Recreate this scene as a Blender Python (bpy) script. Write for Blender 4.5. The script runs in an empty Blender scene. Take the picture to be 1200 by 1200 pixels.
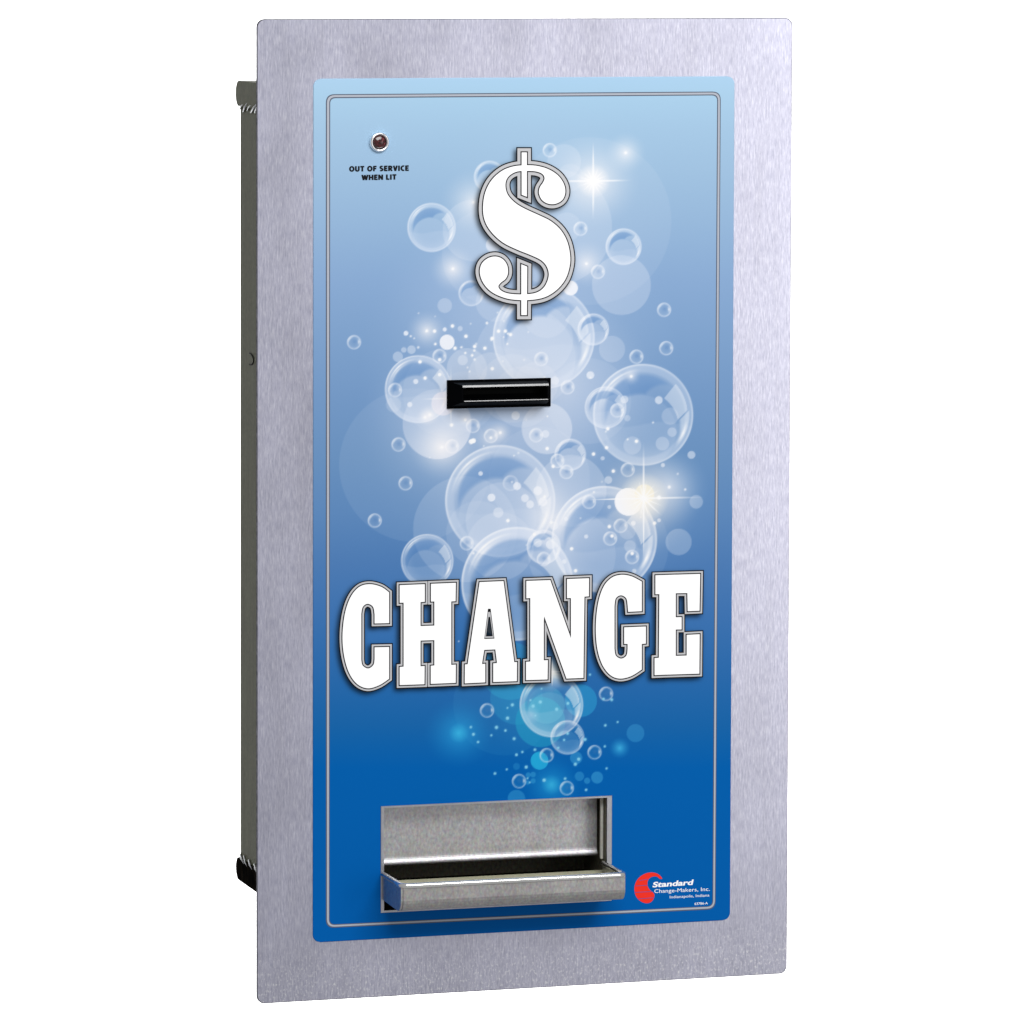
import bpy, bmesh, math, random
import numpy as np
from mathutils import Vector, Matrix, noise
from mathutils.geometry import tessellate_polygon

S = bpy.context.scene
COL = S.collection
random.seed(4)

# ------------------------------------------------------------------ camera
W, H = 0.436, 0.762                       # face plate, metres; front face on y = 0
CAM = Vector((-1.0091, -3.9588, 0.8315))
YAW, PIT, ROLL = 0.2948, -0.0611, 0.0027
F = 6243.1 / 1200
SHX, SHY = 0.01416, -0.25135
Dv = Vector((math.sin(YAW) * math.cos(PIT), math.cos(YAW) * math.cos(PIT), math.sin(PIT)))
R0 = Vector((math.cos(YAW), -math.sin(YAW), 0)); U0 = R0.cross(Dv)
Rv = R0 * math.cos(ROLL) + U0 * math.sin(ROLL)
Uv = -R0 * math.sin(ROLL) + U0 * math.cos(ROLL)
cd = bpy.data.cameras.new('camera'); cam = bpy.data.objects.new('camera', cd); COL.objects.link(cam)
cd.sensor_width = 36; cd.lens = 36 * F; cd.shift_x = SHX; cd.shift_y = SHY; cd.clip_end = 100
cam.matrix_world = Matrix(((Rv.x, Uv.x, -Dv.x, CAM.x), (Rv.y, Uv.y, -Dv.y, CAM.y), (Rv.z, Uv.z, -Dv.z, CAM.z), (0, 0, 0, 1)))
S.camera = cam
S.render.resolution_x = S.render.resolution_y = 1024

# ------------------------------------------------------------------ light
S.view_settings.view_transform = 'Standard'; S.view_settings.look = 'None'
S.view_settings.exposure = 0; S.view_settings.gamma = 1
wd = bpy.data.worlds.new('World'); S.world = wd; wd.use_nodes = True
wd.node_tree.nodes['Background'].inputs[0].default_value = (1, 1, 1.02, 1)
wd.node_tree.nodes['Background'].inputs[1].default_value = 0.36

def area(name, loc, target, sx, sy, power, col=(1, 1, 1)):
    l = bpy.data.lights.new(name, 'AREA'); l.shape = 'RECTANGLE'; l.size = sx; l.size_y = sy
    l.energy = power; l.color = col
    o = bpy.data.objects.new(name, l); COL.objects.link(o); o.location = loc
    o.rotation_euler = (Vector(target) - Vector(loc)).to_track_quat('-Z', 'Y').to_euler()
    return o
area('key_softbox', (0.35, -2.65, 2.15), (.22, 0, .36), 2.2, 1.1, 86)
area('side_softbox', (1.74, -2.58, 0.58), (.22, 0, .45), .8, 1.9, 11.8, (1, .985, .97))
area('backdrop_lamp', (0.8, 0.5, 1.95), (1.0, 2.6, 1.3), 2.6, .6, 120)
area('backdrop_lamp', (1.0, 0.5, -0.95), (1.1, 2.6, -.6), 2.6, .6, 120)

# ------------------------------------------------------------------ helpers
def ray(px, py):
    u = (px - 600) / 1200 + SHX; v = -(py - 600) / 1200 + SHY
    return (Dv * F + Rv * u + Uv * v).normalized()
def atY(px, py, y=0.0):
    r = ray(px, py); t = (y - CAM.y) / r.y
    return CAM + r * t
def atX(px, py, x):
    r = ray(px, py); t = (x - CAM.x) / r.x
    return CAM + r * t
def toPx(X, Y, Z):
    q = (np.asarray(X) - CAM.x, np.asarray(Y) - CAM.y, np.asarray(Z) - CAM.z)
    dt = lambda v: q[0] * v.x + q[1] * v.y + q[2] * v.z
    de = dt(Dv)
    return 600 + 1200 * (F * dt(Rv) / de - SHX), 600 - 1200 * (F * dt(Uv) / de - SHY)

ROOT = bpy.data.objects.new('change_machine', None); COL.objects.link(ROOT)
ROOT.location = (W / 2, 0.0, 0.0)
ROOT['label'] = 'wall mount coin change machine with brushed steel face plate and blue bubble graphic panel'
ROOT['category'] = 'change machine'

def link(name, me, mat, parent=ROOT, smooth=False):
    o = bpy.data.objects.new(name, me); COL.objects.link(o)
    if mat: me.materials.append(mat)
    o.parent = parent
    if parent is ROOT: o.location = -Vector(ROOT.location)
    if smooth:
        for p in me.polygons: p.use_smooth = True
    return o
def from_bm(name, bm, mat, parent=ROOT, smooth=False):
    bmesh.ops.recalc_face_normals(bm, faces=bm.faces)
    me = bpy.data.meshes.new(name); bm.to_mesh(me); bm.free()
    return link(name, me, mat, parent, smooth)
def bevel(bm, w, seg=2, edges=None):
    bmesh.ops.bevel(bm, geom=edges or bm.edges[:], offset=w, segments=seg, affect='EDGES', profile=.5)
def box(bm, x0, x1, y0, y1, z0, z1, bev=0):
    t = bmesh.new(); bmesh.ops.create_cube(t, size=1)
    for v in t.verts:
        v.co = Vector(((x0 + x1) / 2 + v.co.x * (x1 - x0), (y0 + y1) / 2 + v.co.y * (y1 - y0), (z0 + z1) / 2 + v.co.z * (z1 - z0)))
    if bev: bevel(t, bev, 2)
    m = bpy.data.meshes.new('tmp'); t.to_mesh(m); t.free(); bm.from_mesh(m); bpy.data.meshes.remove(m)
def rod(bm, pts, r, n=10, close=True):
    rings = []
    for i, p in enumerate(pts):
        p = Vector(p)
        a = Vector(pts[max(i - 1, 0)]); b = Vector(pts[min(i + 1, len(pts) - 1)])
        d = (b - a).normalized(); s = d.cross(Vector((0.01, 0.02, 1))).normalized() if abs(d.z) < .95 else d.cross(Vector((1, 0, 0))).normalized()
        t = d.cross(s)
        rings.append([bm.verts.new(p + (s * math.cos(k / n * 2 * math.pi) + t * math.sin(k / n * 2 * math.pi)) * r) for k in range(n)])
    for A, B in zip(rings, rings[1:]):
        for k in range(n): bm.faces.new((A[k], A[(k + 1) % n], B[(k + 1) % n], B[k]))
    if close: bm.faces.new(rings[0]); bm.faces.new(rings[-1][::-1])
def lathe(bm, cx, cz, prof, n=48):
    # profile of (radius, y) turned about the axis (cx, *, cz) that runs along y
    rings = [[bm.verts.new((cx + r * math.cos(k / n * 2 * math.pi), y, cz + r * math.sin(k / n * 2 * math.pi))) for k in range(n)] if r > 1e-6
             else [bm.verts.new((cx, y, cz))] for r, y in prof]
    for A, B in zip(rings, rings[1:]):
        for k in range(n):
            j = (k + 1) % n
            if len(B) == 1: bm.faces.new((A[k], A[j], B[0]))
            elif len(A) == 1: bm.faces.new((A[0], B[j], B[k]))
            else: bm.faces.new((A[k], A[j], B[j], B[k]))
def rrect(x0, x1, z0, z1, r, n=8):
    out = []
    for cx, cz, a0 in ((x1 - r, z1 - r, 0), (x0 + r, z1 - r, 90), (x0 + r, z0 + r, 180), (x1 - r, z0 + r, 270)):
        for k in range(n + 1):
            a = math.radians(a0 + 90 * k / n); out.append((cx + r * math.cos(a), cz + r * math.sin(a)))
    return out
def plate_with_hole(bm, outer, hole, yf, yb, ch=0.0006):
    # flat plate in the xz plane, front at yf, back at yb, small chamfer round the outside
    def ring(pts, y): return [bm.verts.new((x, y, z)) for x, z in pts]
    cx = sum(p[0] for p in outer) / len(outer); cz = sum(p[1] for p in outer) / len(outer)
    ins = [(x - math.copysign(ch, x - cx), z - math.copysign(ch, z - cz)) for x, z in outer]
    fo = ring(ins, yf); fm = ring(outer, yf + ch); bo = ring(outer, yb); n = len(outer)
    for A, B in ((fo, fm), (fm, bo)):
        for k in range(n): bm.faces.new((A[k], A[(k + 1) % n], B[(k + 1) % n], B[k]))
    for vs, pts, y in ((fo, ins, yf), (bo, outer, yb)):
        hv = ring(hole, y) if hole else []
        polys = [[Vector((p[0], p[1], 0)) for p in pts]] + ([[Vector((p[0], p[1], 0)) for p in hole]] if hole else [])
        allv = vs + hv
        for t in tessellate_polygon(polys):
            try: bm.faces.new([allv[i] for i in t])
            except ValueError: pass
        if y == yf: hf = hv
        else: hb = hv
    if hole:
        m = len(hole)
        for k in range(m): bm.faces.new((hf[k], hf[(k + 1) % m], hb[(k + 1) % m], hb[k]))

# ------------------------------------------------------------------ materials
def lin(c):
    c = c / 255.0
    return c / 12.92 if c <= .04045 else ((c + .055) / 1.055) ** 2.4
def L(r, g, b): return (lin(r), lin(g), lin(b), 1)
def mat(name, col=(.5, .5, .5, 1), rough=.5, metal=0.0, spec=.5):
    m = bpy.data.materials.new(name); m.use_nodes = True
    b = m.node_tree.nodes['Principled BSDF']
    b.inputs['Base Color'].default_value = col; b.inputs['Roughness'].default_value = rough
    b.inputs['Metallic'].default_value = metal; b.inputs['Specular IOR Level'].default_value = spec
    return m, b, m.node_tree
def N(nt, t, **k):
    n = nt.nodes.new(t)
    for a, v in k.items(): setattr(n, a, v)
    return n
def noise_tex(nt, scale3, scale=1.0, detail=3, rough=.6):
    tc = N(nt, 'ShaderNodeTexCoord'); mp = N(nt, 'ShaderNodeMapping'); mp.inputs['Scale'].default_value = scale3
    nz = N(nt, 'ShaderNodeTexNoise'); nz.inputs['Scale'].default_value = scale; nz.inputs['Detail'].default_value = detail
    nz.inputs['Roughness'].default_value = rough
    nt.links.new(tc.outputs['Object'], mp.inputs['Vector']); nt.links.new(mp.outputs[0], nz.inputs['Vector'])
    return nz
def ramp(nt, src, stops):
    r = N(nt, 'ShaderNodeValToRGB'); e = r.color_ramp.elements
    e[0].position, e[0].color = stops[0]; e[1].position, e[1].color = stops[-1]
    for p, c in stops[1:-1]:
        x = e.new(p); x.color = c
    nt.links.new(src, r.inputs[0]); return r
def mixc(nt, mode, fac, a, b):
    m = N(nt, 'ShaderNodeMix', data_type='RGBA', blend_type=mode)
    if hasattr(fac, 'links'): nt.links.new(fac, m.inputs[0])
    else: m.inputs[0].default_value = fac
    for s, i in ((a, 6), (b, 7)):
        if hasattr(s, 'links'): nt.links.new(s, m.inputs[i])
        else: m.inputs[i].default_value = s
    return m.outputs[2]
def g(v): return (v, v, v, 1)

# brushed steel of the face plate: long vertical brushing, fine grain, scuffed sparkle at the foot
M_STEEL, b, nt = mat('brushed_steel', (.78, .78, .88, 1), .38, .85)
brush = noise_tex(nt, (820, 820, 120), 1, 4, .7)
streak = noise_tex(nt, (150, 150, 6), 1, 5, .7)
blot = noise_tex(nt, (16, 16, 10), 1, 5, .55)
c = mixc(nt, 'MULTIPLY', 1.0, ramp(nt, brush.outputs[0], [(.28, L(174, 175, 197)), (.5, L(202, 202, 220)), (.72, L(230, 230, 242))]).outputs[0],
         ramp(nt, streak.outputs[0], [(.3, g(.90)), (.7, g(1.0))]).outputs[0])
c = mixc(nt, 'MULTIPLY', 1.0, c, ramp(nt, blot.outputs[0], [(.33, g(.89)), (.66, g(.99))]).outputs[0])  # soft blotches: pale cloudy reflections put into the base colour
# scratches and bright specks near the foot
tc = N(nt, 'ShaderNodeTexCoord'); sep = N(nt, 'ShaderNodeSeparateXYZ'); nt.links.new(tc.outputs['Object'], sep.inputs[0])
band = N(nt, 'ShaderNodeMapRange'); band.inputs[1].default_value = .055; band.inputs[2].default_value = .015
nt.links.new(sep.outputs[2], band.inputs[0])
spk = noise_tex(nt, (620, 620, 380), 1, 3, .6)
sr = ramp(nt, spk.outputs[0], [(.53, g(0)), (.74, g(.9))])
mul = N(nt, 'ShaderNodeMath', operation='MULTIPLY'); nt.links.new(band.outputs[0], mul.inputs[0]); nt.links.new(sr.outputs[0], mul.inputs[1])
c = mixc(nt, 'MIX', mul.outputs[0], c, (1, 1, 1, 1))
nt.links.new(c, b.inputs['Base Color'])
rr = N(nt, 'ShaderNodeMapRange'); rr.inputs[3].default_value = .24; rr.inputs[4].default_value = .36
nt.links.new(blot.outputs[0], rr.inputs[0]); nt.links.new(rr.outputs[0], b.inputs['Roughness'])
bp = N(nt, 'ShaderNodeBump'); bp.inputs['Strength'].default_value = .10; bp.inputs['Distance'].default_value = .0004
nt.links.new(brush.outputs[0], bp.inputs['Height']); nt.links.new(bp.outputs[0], b.inputs['Normal'])

def steel(name, tone, rough, grain=.12, metal=.9):
    m, b, nt = mat(name, tone, rough, metal)
    n1 = noise_tex(nt, (520, 520, 330), 1, 2, .6)
    n2 = noise_tex(nt, (60, 60, 25), 1, 3, .6)
    tint = ramp(nt, n1.outputs['Color'], [(.3, (1 - grain, 1 - grain, 1 - grain, 1)), (.7, (1, 1, 1, 1))])
    hue = mixc(nt, 'MIX', grain * 1.3, (1, 1, 1, 1), n1.outputs['Color'])
    c = mixc(nt, 'MULTIPLY', 1, tone, tint.outputs[0]); c = mixc(nt, 'MULTIPLY', 1, c, hue)
    c = mixc(nt, 'MULTIPLY', 1, c, ramp(nt, n2.outputs[0], [(.3, g(.85)), (.7, g(1))]).outputs[0])
    nt.links.new(c, b.inputs['Base Color'])
    bp = N(nt, 'ShaderNodeBump'); bp.inputs['Strength'].default_value = .12; bp.inputs['Distance'].default_value = .0003
    nt.links.new(n1.outputs[0], bp.inputs['Height']); nt.links.new(bp.outputs[0], b.inputs['Normal'])
    return m
M_TRAY = steel('tray_steel', (.70, .685, .67, 1), .36, .3)
M_FLAP = steel('flap_steel', (.72, .71, .73, 1), .42, .3)
M_FLANGE = steel('flange_steel', (.6, .6, .64, 1), .3, .12)
M_RIM = steel('polished_rim', (.95, .95, .92, 1), .18, .06)
M_STRIP = steel('light_zinc', (.72, .71, .64, 1), .5, .15, .1)
M_LIP = steel('yellow_zinc', (.9, .88, .62, 1), .4, .3, .1)
M_DARK = steel('dark_zinc', (.26, .24, .17, 1), .55, .5, .2)
M_EDGE, b, nt = mat('shaded_cut_edge', (.10, .10, .12, 1), .7, 0, .05)  # cut edge of the plate, with its shadow line painted in as dark colour
n1 = noise_tex(nt, (200, 200, 200)); cc = ramp(nt, n1.outputs[0], [(.3, (.05, .05, .06, 1)), (.7, (.16, .16, .19, 1))]); nt.links.new(cc.outputs[0], b.inputs['Base Color'])
M_CHROME, b, nt = mat('chrome', (.9, .9, .92, 1), .1, 1)
n1 = noise_tex(nt, (300, 300, 300)); rr = N(nt, 'ShaderNodeMapRange'); rr.inputs[3].default_value = .06; rr.inputs[4].default_value = .18
nt.links.new(n1.outputs[0], rr.inputs[0]); nt.links.new(rr.outputs[0], b.inputs['Roughness'])
M_LENS, b, nt = mat('dark_red_lens', (.06, .008, .008, 1), .15, 0, .6)
n1 = noise_tex(nt, (500, 500, 500), 1, 1); cc = ramp(nt, n1.outputs[0], [(.35, (.02, .004, .004, 1)), (.6, (.06, .008, .01, 1)), (.75, (.22, .04, .05, 1))])
nt.links.new(cc.outputs[0], b.inputs['Base Color'])
M_BLACK, b, nt = mat('gloss_black_plastic', (.002, .002, .0025, 1), .2, 0, .05)
b.inputs['IOR'].default_value = 1.06
n1 = noise_tex(nt, (250, 250, 250)); rr = N(nt, 'ShaderNodeMapRange'); rr.inputs[3].default_value = .12; rr.inputs[4].default_value = .24
nt.links.new(n1.outputs[0], rr.inputs[0]); nt.links.new(rr.outputs[0], b.inputs['Roughness'])
M_GLOSS, b, nt = mat('polished_black_edge', (.02, .02, .022, 1), .2, .0, 1.0)
n1 = noise_tex(nt, (80, 80, 400)); rr = N(nt, 'ShaderNodeMapRange'); rr.inputs[3].default_value = .14; rr.inputs[4].default_value = .26
nt.links.new(n1.outputs[0], rr.inputs[0]); nt.links.new(rr.outputs[0], b.inputs['Roughness'])
M_SLOT, b, nt = mat('slot_black', (.002, .002, .002, 1), .7, 0, .1)
M_OLIVE, b, nt = mat('olive_painted_steel', (.062, .075, .042, 1), .6, 0, .08)
n1 = noise_tex(nt, (90, 90, 12), 1, 4); n2 = noise_tex(nt, (500, 500, 300), 1, 2)
c = mixc(nt, 'MULTIPLY', 1, ramp(nt, n1.outputs[0], [(.3, (.062, .062, .033, 1)), (.7, (.076, .083, .045, 1))]).outputs[0],
         ramp(nt, n2.outputs[0], [(.3, g(.75)), (.7, g(1.1))]).outputs[0])
nt.links.new(c, b.inputs['Base Color'])
M_CAPK, b, nt = mat('shaded_cap_steel', (.004, .004, .004, 1), .8, 0, .0)  # lower end cap: its shade is put into a near-black colour
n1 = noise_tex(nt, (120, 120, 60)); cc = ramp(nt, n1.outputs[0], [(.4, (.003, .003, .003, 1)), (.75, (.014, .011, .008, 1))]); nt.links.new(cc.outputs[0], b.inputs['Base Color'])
M_WELD = steel('weld_metal', (.55, .56, .58, 1), .35, .2, .7)
M_BACK, b, nt = mat('white_backdrop', (.92, .92, .92, 1), .9, 0, 0)
n1 = noise_tex(nt, (1, 1, 1)); cc = ramp(nt, n1.outputs[0], [(.3, g(.92)), (.7, g(.94))]); nt.links.new(cc.outputs[0], b.inputs['Base Color'])

def ink(name, col):
    m, b, nt = mat(name, col,   .5, 0, .08)
    n1 = noise_tex(nt, (300, 300, 300)); r2 = ramp(nt, n1.outputs[0], [(.3, g(.97)), (.7, g(1))])
    nt.links.new(mixc(nt, 'MULTIPLY', 1, col, r2.outputs[0]), b.inputs['Base Color']); return m
I_BLACK = ink('black_ink', (.006, .006, .008, 1)); I_OUT = ink('outline_ink', L(8, 8, 12)); I_GREY = ink('grey_ink', L(190, 190, 192))
I_WHITE = ink('white_ink', (.99, .99, .99, 1)); I_RED = ink('red_ink', L(238, 50, 36)); I_BLUE = ink('blue_ink', L(40, 88, 160))
I_LINE_D = ink('line_dark_ink', L(88, 96, 112)); I_LINE_G = ink('line_grey_ink', L(172, 176, 186))
M_ART, b, nt = mat('printed_artwork', (.5, .5, .5, 1), .5, 0, .03)
at = N(nt, 'ShaderNodeAttribute', attribute_name='artwork'); nt.links.new(at.outputs['Color'], b.inputs['Base Color'])

# ------------------------------------------------------------------ setting
bm = bmesh.new(); box(bm, -4, 6, 2.6, 2.65, -1.7, 4.5)
bd = from_bm('backdrop', bm, M_BACK, None); bd['kind'] = 'structure'

# ------------------------------------------------------------------ cabinet behind the plate
CX0 = 0.0345; CX1 = W - CX0; CY1 = 0.19
zt = atX(290, 95.5, CX0).z; zts = atX(290, 125.5, CX0).z
zb = atX(277, 1029, CX0 - .001).z; zbs = atX(277.5, 1002, CX0).z
bm = bmesh.new(); box(bm, CX0, CX1, .0022, CY1, zbs - .004, zts + .004, .0012)
bmesh.ops.delete(bm, geom=[f for f in bm.faces if all(v.co.y < .0045 for v in f.verts)], context='FACES')
cab = from_bm('cabinet', bm, M_OLIVE)
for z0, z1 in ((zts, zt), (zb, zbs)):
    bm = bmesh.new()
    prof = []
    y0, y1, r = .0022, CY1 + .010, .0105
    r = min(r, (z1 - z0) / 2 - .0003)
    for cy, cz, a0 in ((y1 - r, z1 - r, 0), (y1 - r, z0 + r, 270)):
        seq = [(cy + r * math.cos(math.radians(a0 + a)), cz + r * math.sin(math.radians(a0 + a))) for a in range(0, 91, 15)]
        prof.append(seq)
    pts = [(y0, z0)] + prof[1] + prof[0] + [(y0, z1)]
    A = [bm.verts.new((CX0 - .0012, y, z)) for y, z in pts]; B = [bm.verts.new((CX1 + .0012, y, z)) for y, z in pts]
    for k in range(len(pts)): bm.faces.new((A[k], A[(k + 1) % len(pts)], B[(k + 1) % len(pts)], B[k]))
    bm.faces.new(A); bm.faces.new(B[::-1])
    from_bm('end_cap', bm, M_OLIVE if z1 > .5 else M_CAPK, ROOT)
# weld beads along both seams, small slanted ripples
for zs, sgn, drop in ((zts, -1, .0), (zbs, 1, .0)):
    bm = bmesh.new()
    y = CY1 - .002
    while y > .09:
        l = random.uniform(.010, .019); x = CX0 - .0010; hz = random.uniform(.002, .0042)
        rod(bm, [(x + .0004, y, zs - sgn * -hz), (x - .0003, y - l * .5, zs + sgn * random.uniform(-.0006, .0006)), (x + .0004, y - l, zs - sgn * hz * .8)], random.uniform(.0006, .0010), 6)
        y -= random.uniform(.011, .019)
    from_bm('weld_seam', bm, M_WELD, ROOT, True)
hp = atX(291, 420, CX0)
bm = bmesh.new()
rod(bm, [(CX0 - .0002, hp.y + .012 * math.cos(a) - .006, hp.z + .0045 * math.sin(a)) for a in np.linspace(-1.7 + math.pi, 1.7 + math.pi, 13)], .0006, 6)
from_bm('knockout', bm, M_SLOT)

# ------------------------------------------------------------------ face plate
fl_tl = atY(446, 943); fl_tr = atY(716.8, 933.6); fl_bl = atY(446, 1069.7)
FX0, FX1, FZ0, FZ1 = fl_tl.x, fl_tr.x, fl_bl.z, (fl_tl.z + fl_tr.z) / 2
HX0, HX1, HZ0, HZ1 = FX0 + .0022, FX1 - .0038, FZ0 + .0015, FZ1 - .0012
hole = [(HX0, HZ0), (HX1, HZ0), (HX1, HZ1), (HX0, HZ1)]
bm = bmesh.new(); plate_with_hole(bm, rrect(0, W, 0, H, .0062), hole, 0, .0022)
face = from_bm('face_plate', bm, M_STEEL)
face.data.materials.append(M_EDGE)
for p in face.data.polygons:
    if abs(p.normal.y) < .9: p.material_index = 1

# ------------------------------------------------------------------ lettering outlines (photo coordinates on the panel plane)
def crom(pts, n=6):
    out = []; m = len(pts)
    for i in range(m):
        p0, p1, p2, p3 = [np.array(pts[(i + k - 1) % m], float) for k in range(4)]
        for j in range(n):
            t = j / n
            out.append(tuple(.5 * ((2 * p1) + (-p0 + p2) * t + (2 * p0 - 5 * p1 + 4 * p2 - p3) * t * t + (-p0 + 3 * p1 - 3 * p2 + p3) * t ** 3)))
    return out
def cseg(pts, n=6):       # open curve through pts, ends included
    out = []; m = len(pts)
    for i in range(m - 1):
        p0, p1, p2, p3 = [np.array(pts[min(max(i + k - 1, 0), m - 1)], float) for k in range(4)]
        for j in range(n):
            t = j / n
            out.append(tuple(.5 * ((2 * p1) + (-p0 + p2) * t + (2 * p0 - 5 * p1 + 4 * p2 - p3) * t * t + (-p0 + 3 * p1 - 3 * p2 + p3) * t ** 3)))
    out.append(tuple(map(float, pts[-1]))); return out
def tr(pts, ox, oy, s): return [(ox + x / s, oy + y / s) for x, y in pts]
def offset(poly, d, lim=3.0):
    if d == 0: return poly
    P = []
    for p in poly:
        if not P or math.hypot(p[0] - P[-1][0], p[1] - P[-1][1]) > .02: P.append(p)
    if math.hypot(P[0][0] - P[-1][0], P[0][1] - P[-1][1]) < .02: P.pop()
    a = sum(P[i][0] * P[(i + 1) % len(P)][1] - P[(i + 1) % len(P)][0] * P[i][1] for i in range(len(P)))
    sg = 1 if a > 0 else -1; out = []
    for i in range(len(P)):
        p0, p1, p2 = P[i - 1], P[i], P[(i + 1) % len(P)]
        e1 = Vector((p1[0] - p0[0], p1[1] - p0[1])).normalized(); e2 = Vector((p2[0] - p1[0], p2[1] - p1[1])).normalized()
        n1 = Vector((e1.y, -e1.x)) * sg; n2 = Vector((e2.y, -e2.x)) * sg
        mm = n1 + n2
        mm = mm.normalized() if mm.length > 1e-4 else n1
        k = 1 / max(mm.dot(n1), 1 / lim)
        out.append((p1[0] + mm.x * d * k, p1[1] + mm.y * d * k))
    return out
z5 = (380, 640, 5.0); z6 = (600, 640, 5.0); zd = (500, 140, 4.617)
C_ = cseg([(378, 270), (330, 237), (262, 222), (200, 240), (150, 302), (118, 400), (105, 525), (114, 640), (143, 740), (190, 806), (252, 832), (320, 814), (378, 776)]) + \
    [(378, 590), (293, 592)] + cseg([(293, 660), (286, 695), (255, 716), (223, 698), (215, 665)], 5) + cseg([(215, 395), (224, 355), (252, 337), (284, 355), (293, 400)], 5) + [(293, 452), (378, 450)]
H1 = [(440, 228), (587, 222), (587, 325), (562, 327), (562, 703), (586, 701), (585, 808), (440, 813), (440, 707), (463, 705), (463, 330), (440, 331)]
H2 = [(623, 220), (769, 214), (767, 322), (742, 323), (742, 695), (769, 693), (768, 800), (622, 806), (622, 700), (643, 698), (643, 323), (623, 324)]
H3 = [(540, 468), (665, 464), (665, 549), (540, 553)]
A_ = [(908, 210), (1048, 204), (1111, 679), (1127, 678), (1126, 790), (988, 795), (988, 686), (1010, 684), (1000, 604), (935, 607), (922, 690), (941, 688), (941, 797), (821, 803), (822, 692), (838, 691)]
A_h0 = [(957, 366), (973, 366), (995, 541), (935, 543)]; A_h1 = [(962, 432), (969, 432), (982, 522), (949, 523)]
N1 = [(82, 203), (200, 199), (184, 443), (184, 668), (208, 667), (206, 780), (80, 784), (80, 677), (105, 675), (105, 303), (82, 305)]
N2 = [(112, 202), (222, 198), (416, 745), (416, 771), (317, 775)]
N3 = [(320, 192), (449, 187), (448, 293), (422, 295), (416, 771), (343, 773), (343, 303), (320, 304)]
G_ = cseg([(758, 207), (700, 177), (640, 167), (583, 183), (535, 235), (503, 330), (489, 460), (496, 590), (525, 690), (572, 753), (628, 775), (695, 761), (758, 722)]) + \
    [(758, 572), (782, 570), (782, 470), (655, 475), (655, 572), (675, 572)] + cseg([(675, 600), (668, 640), (637, 658), (606, 640), (598, 600)], 5) + \
    cseg([(598, 350), (606, 305), (636, 287), (667, 305), (675, 345)], 5) + [(678, 384), (758, 380)]
E1 = [(838, 170), (957, 166), (957, 749), (833, 755), (833, 655), (858, 653), (861, 280), (838, 281)]
E2 = [(900, 168), (1100, 162), (1096, 377), (1027, 380), (1025, 274), (900, 276)]
E3 = [(900, 644), (1021, 640), (1021, 519), (1097, 515), (1095, 746), (900, 752)]
E4 = [(900, 417), (991, 415), (991, 487), (900, 488)]
S_ = crom([(303, 475), (315, 395), (350, 327), (405, 278), (462, 255), (520, 248), (590, 250), (655, 268), (708, 302), (740, 348), (748, 395), (732, 435), (695, 456), (655, 455), (622, 435), (606, 400), (610, 368),
           (628, 340), (636, 318), (626, 296), (595, 282), (550, 278), (490, 281), (450, 300), (428, 330), (425, 370), (440, 412), (480, 453), (530, 483), (600, 515), (670, 550), (725, 600), (760, 665), (775, 745),
           (768, 810), (745, 870), (700, 923), (640, 960), (570, 975), (490, 976), (420, 965), (350, 933), (305, 885), (286, 830), (295, 782), (328, 751), (370, 741), (408, 754), (433, 787), (438, 830), (425, 862),
           (400, 882), (386, 903), (402, 926), (445, 942), (520, 946), (590, 937), (635, 905), (658, 850), (651, 802), (620, 763), (560, 733), (490, 705), (410, 665), (347, 607), (312, 545)], 4)
B1 = [(512, 178), (540, 178), (540, 418), (512, 407)]; B2 = [(510, 783), (542, 796), (540, 1058), (510, 1058)]
WORD = [tr(p, *z5) for p in (C_, H1, H2, H3, A_)] + [tr(p, *z6) for p in (N1, N2, N3, G_, E1, E2, E3, E4)]
AH = [tr(A_h0, *z5), tr(A_h1, *z5)]
DOLLAR = [tr(S_, *zd), tr(B1, *zd), tr(B2, *zd)]

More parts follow.
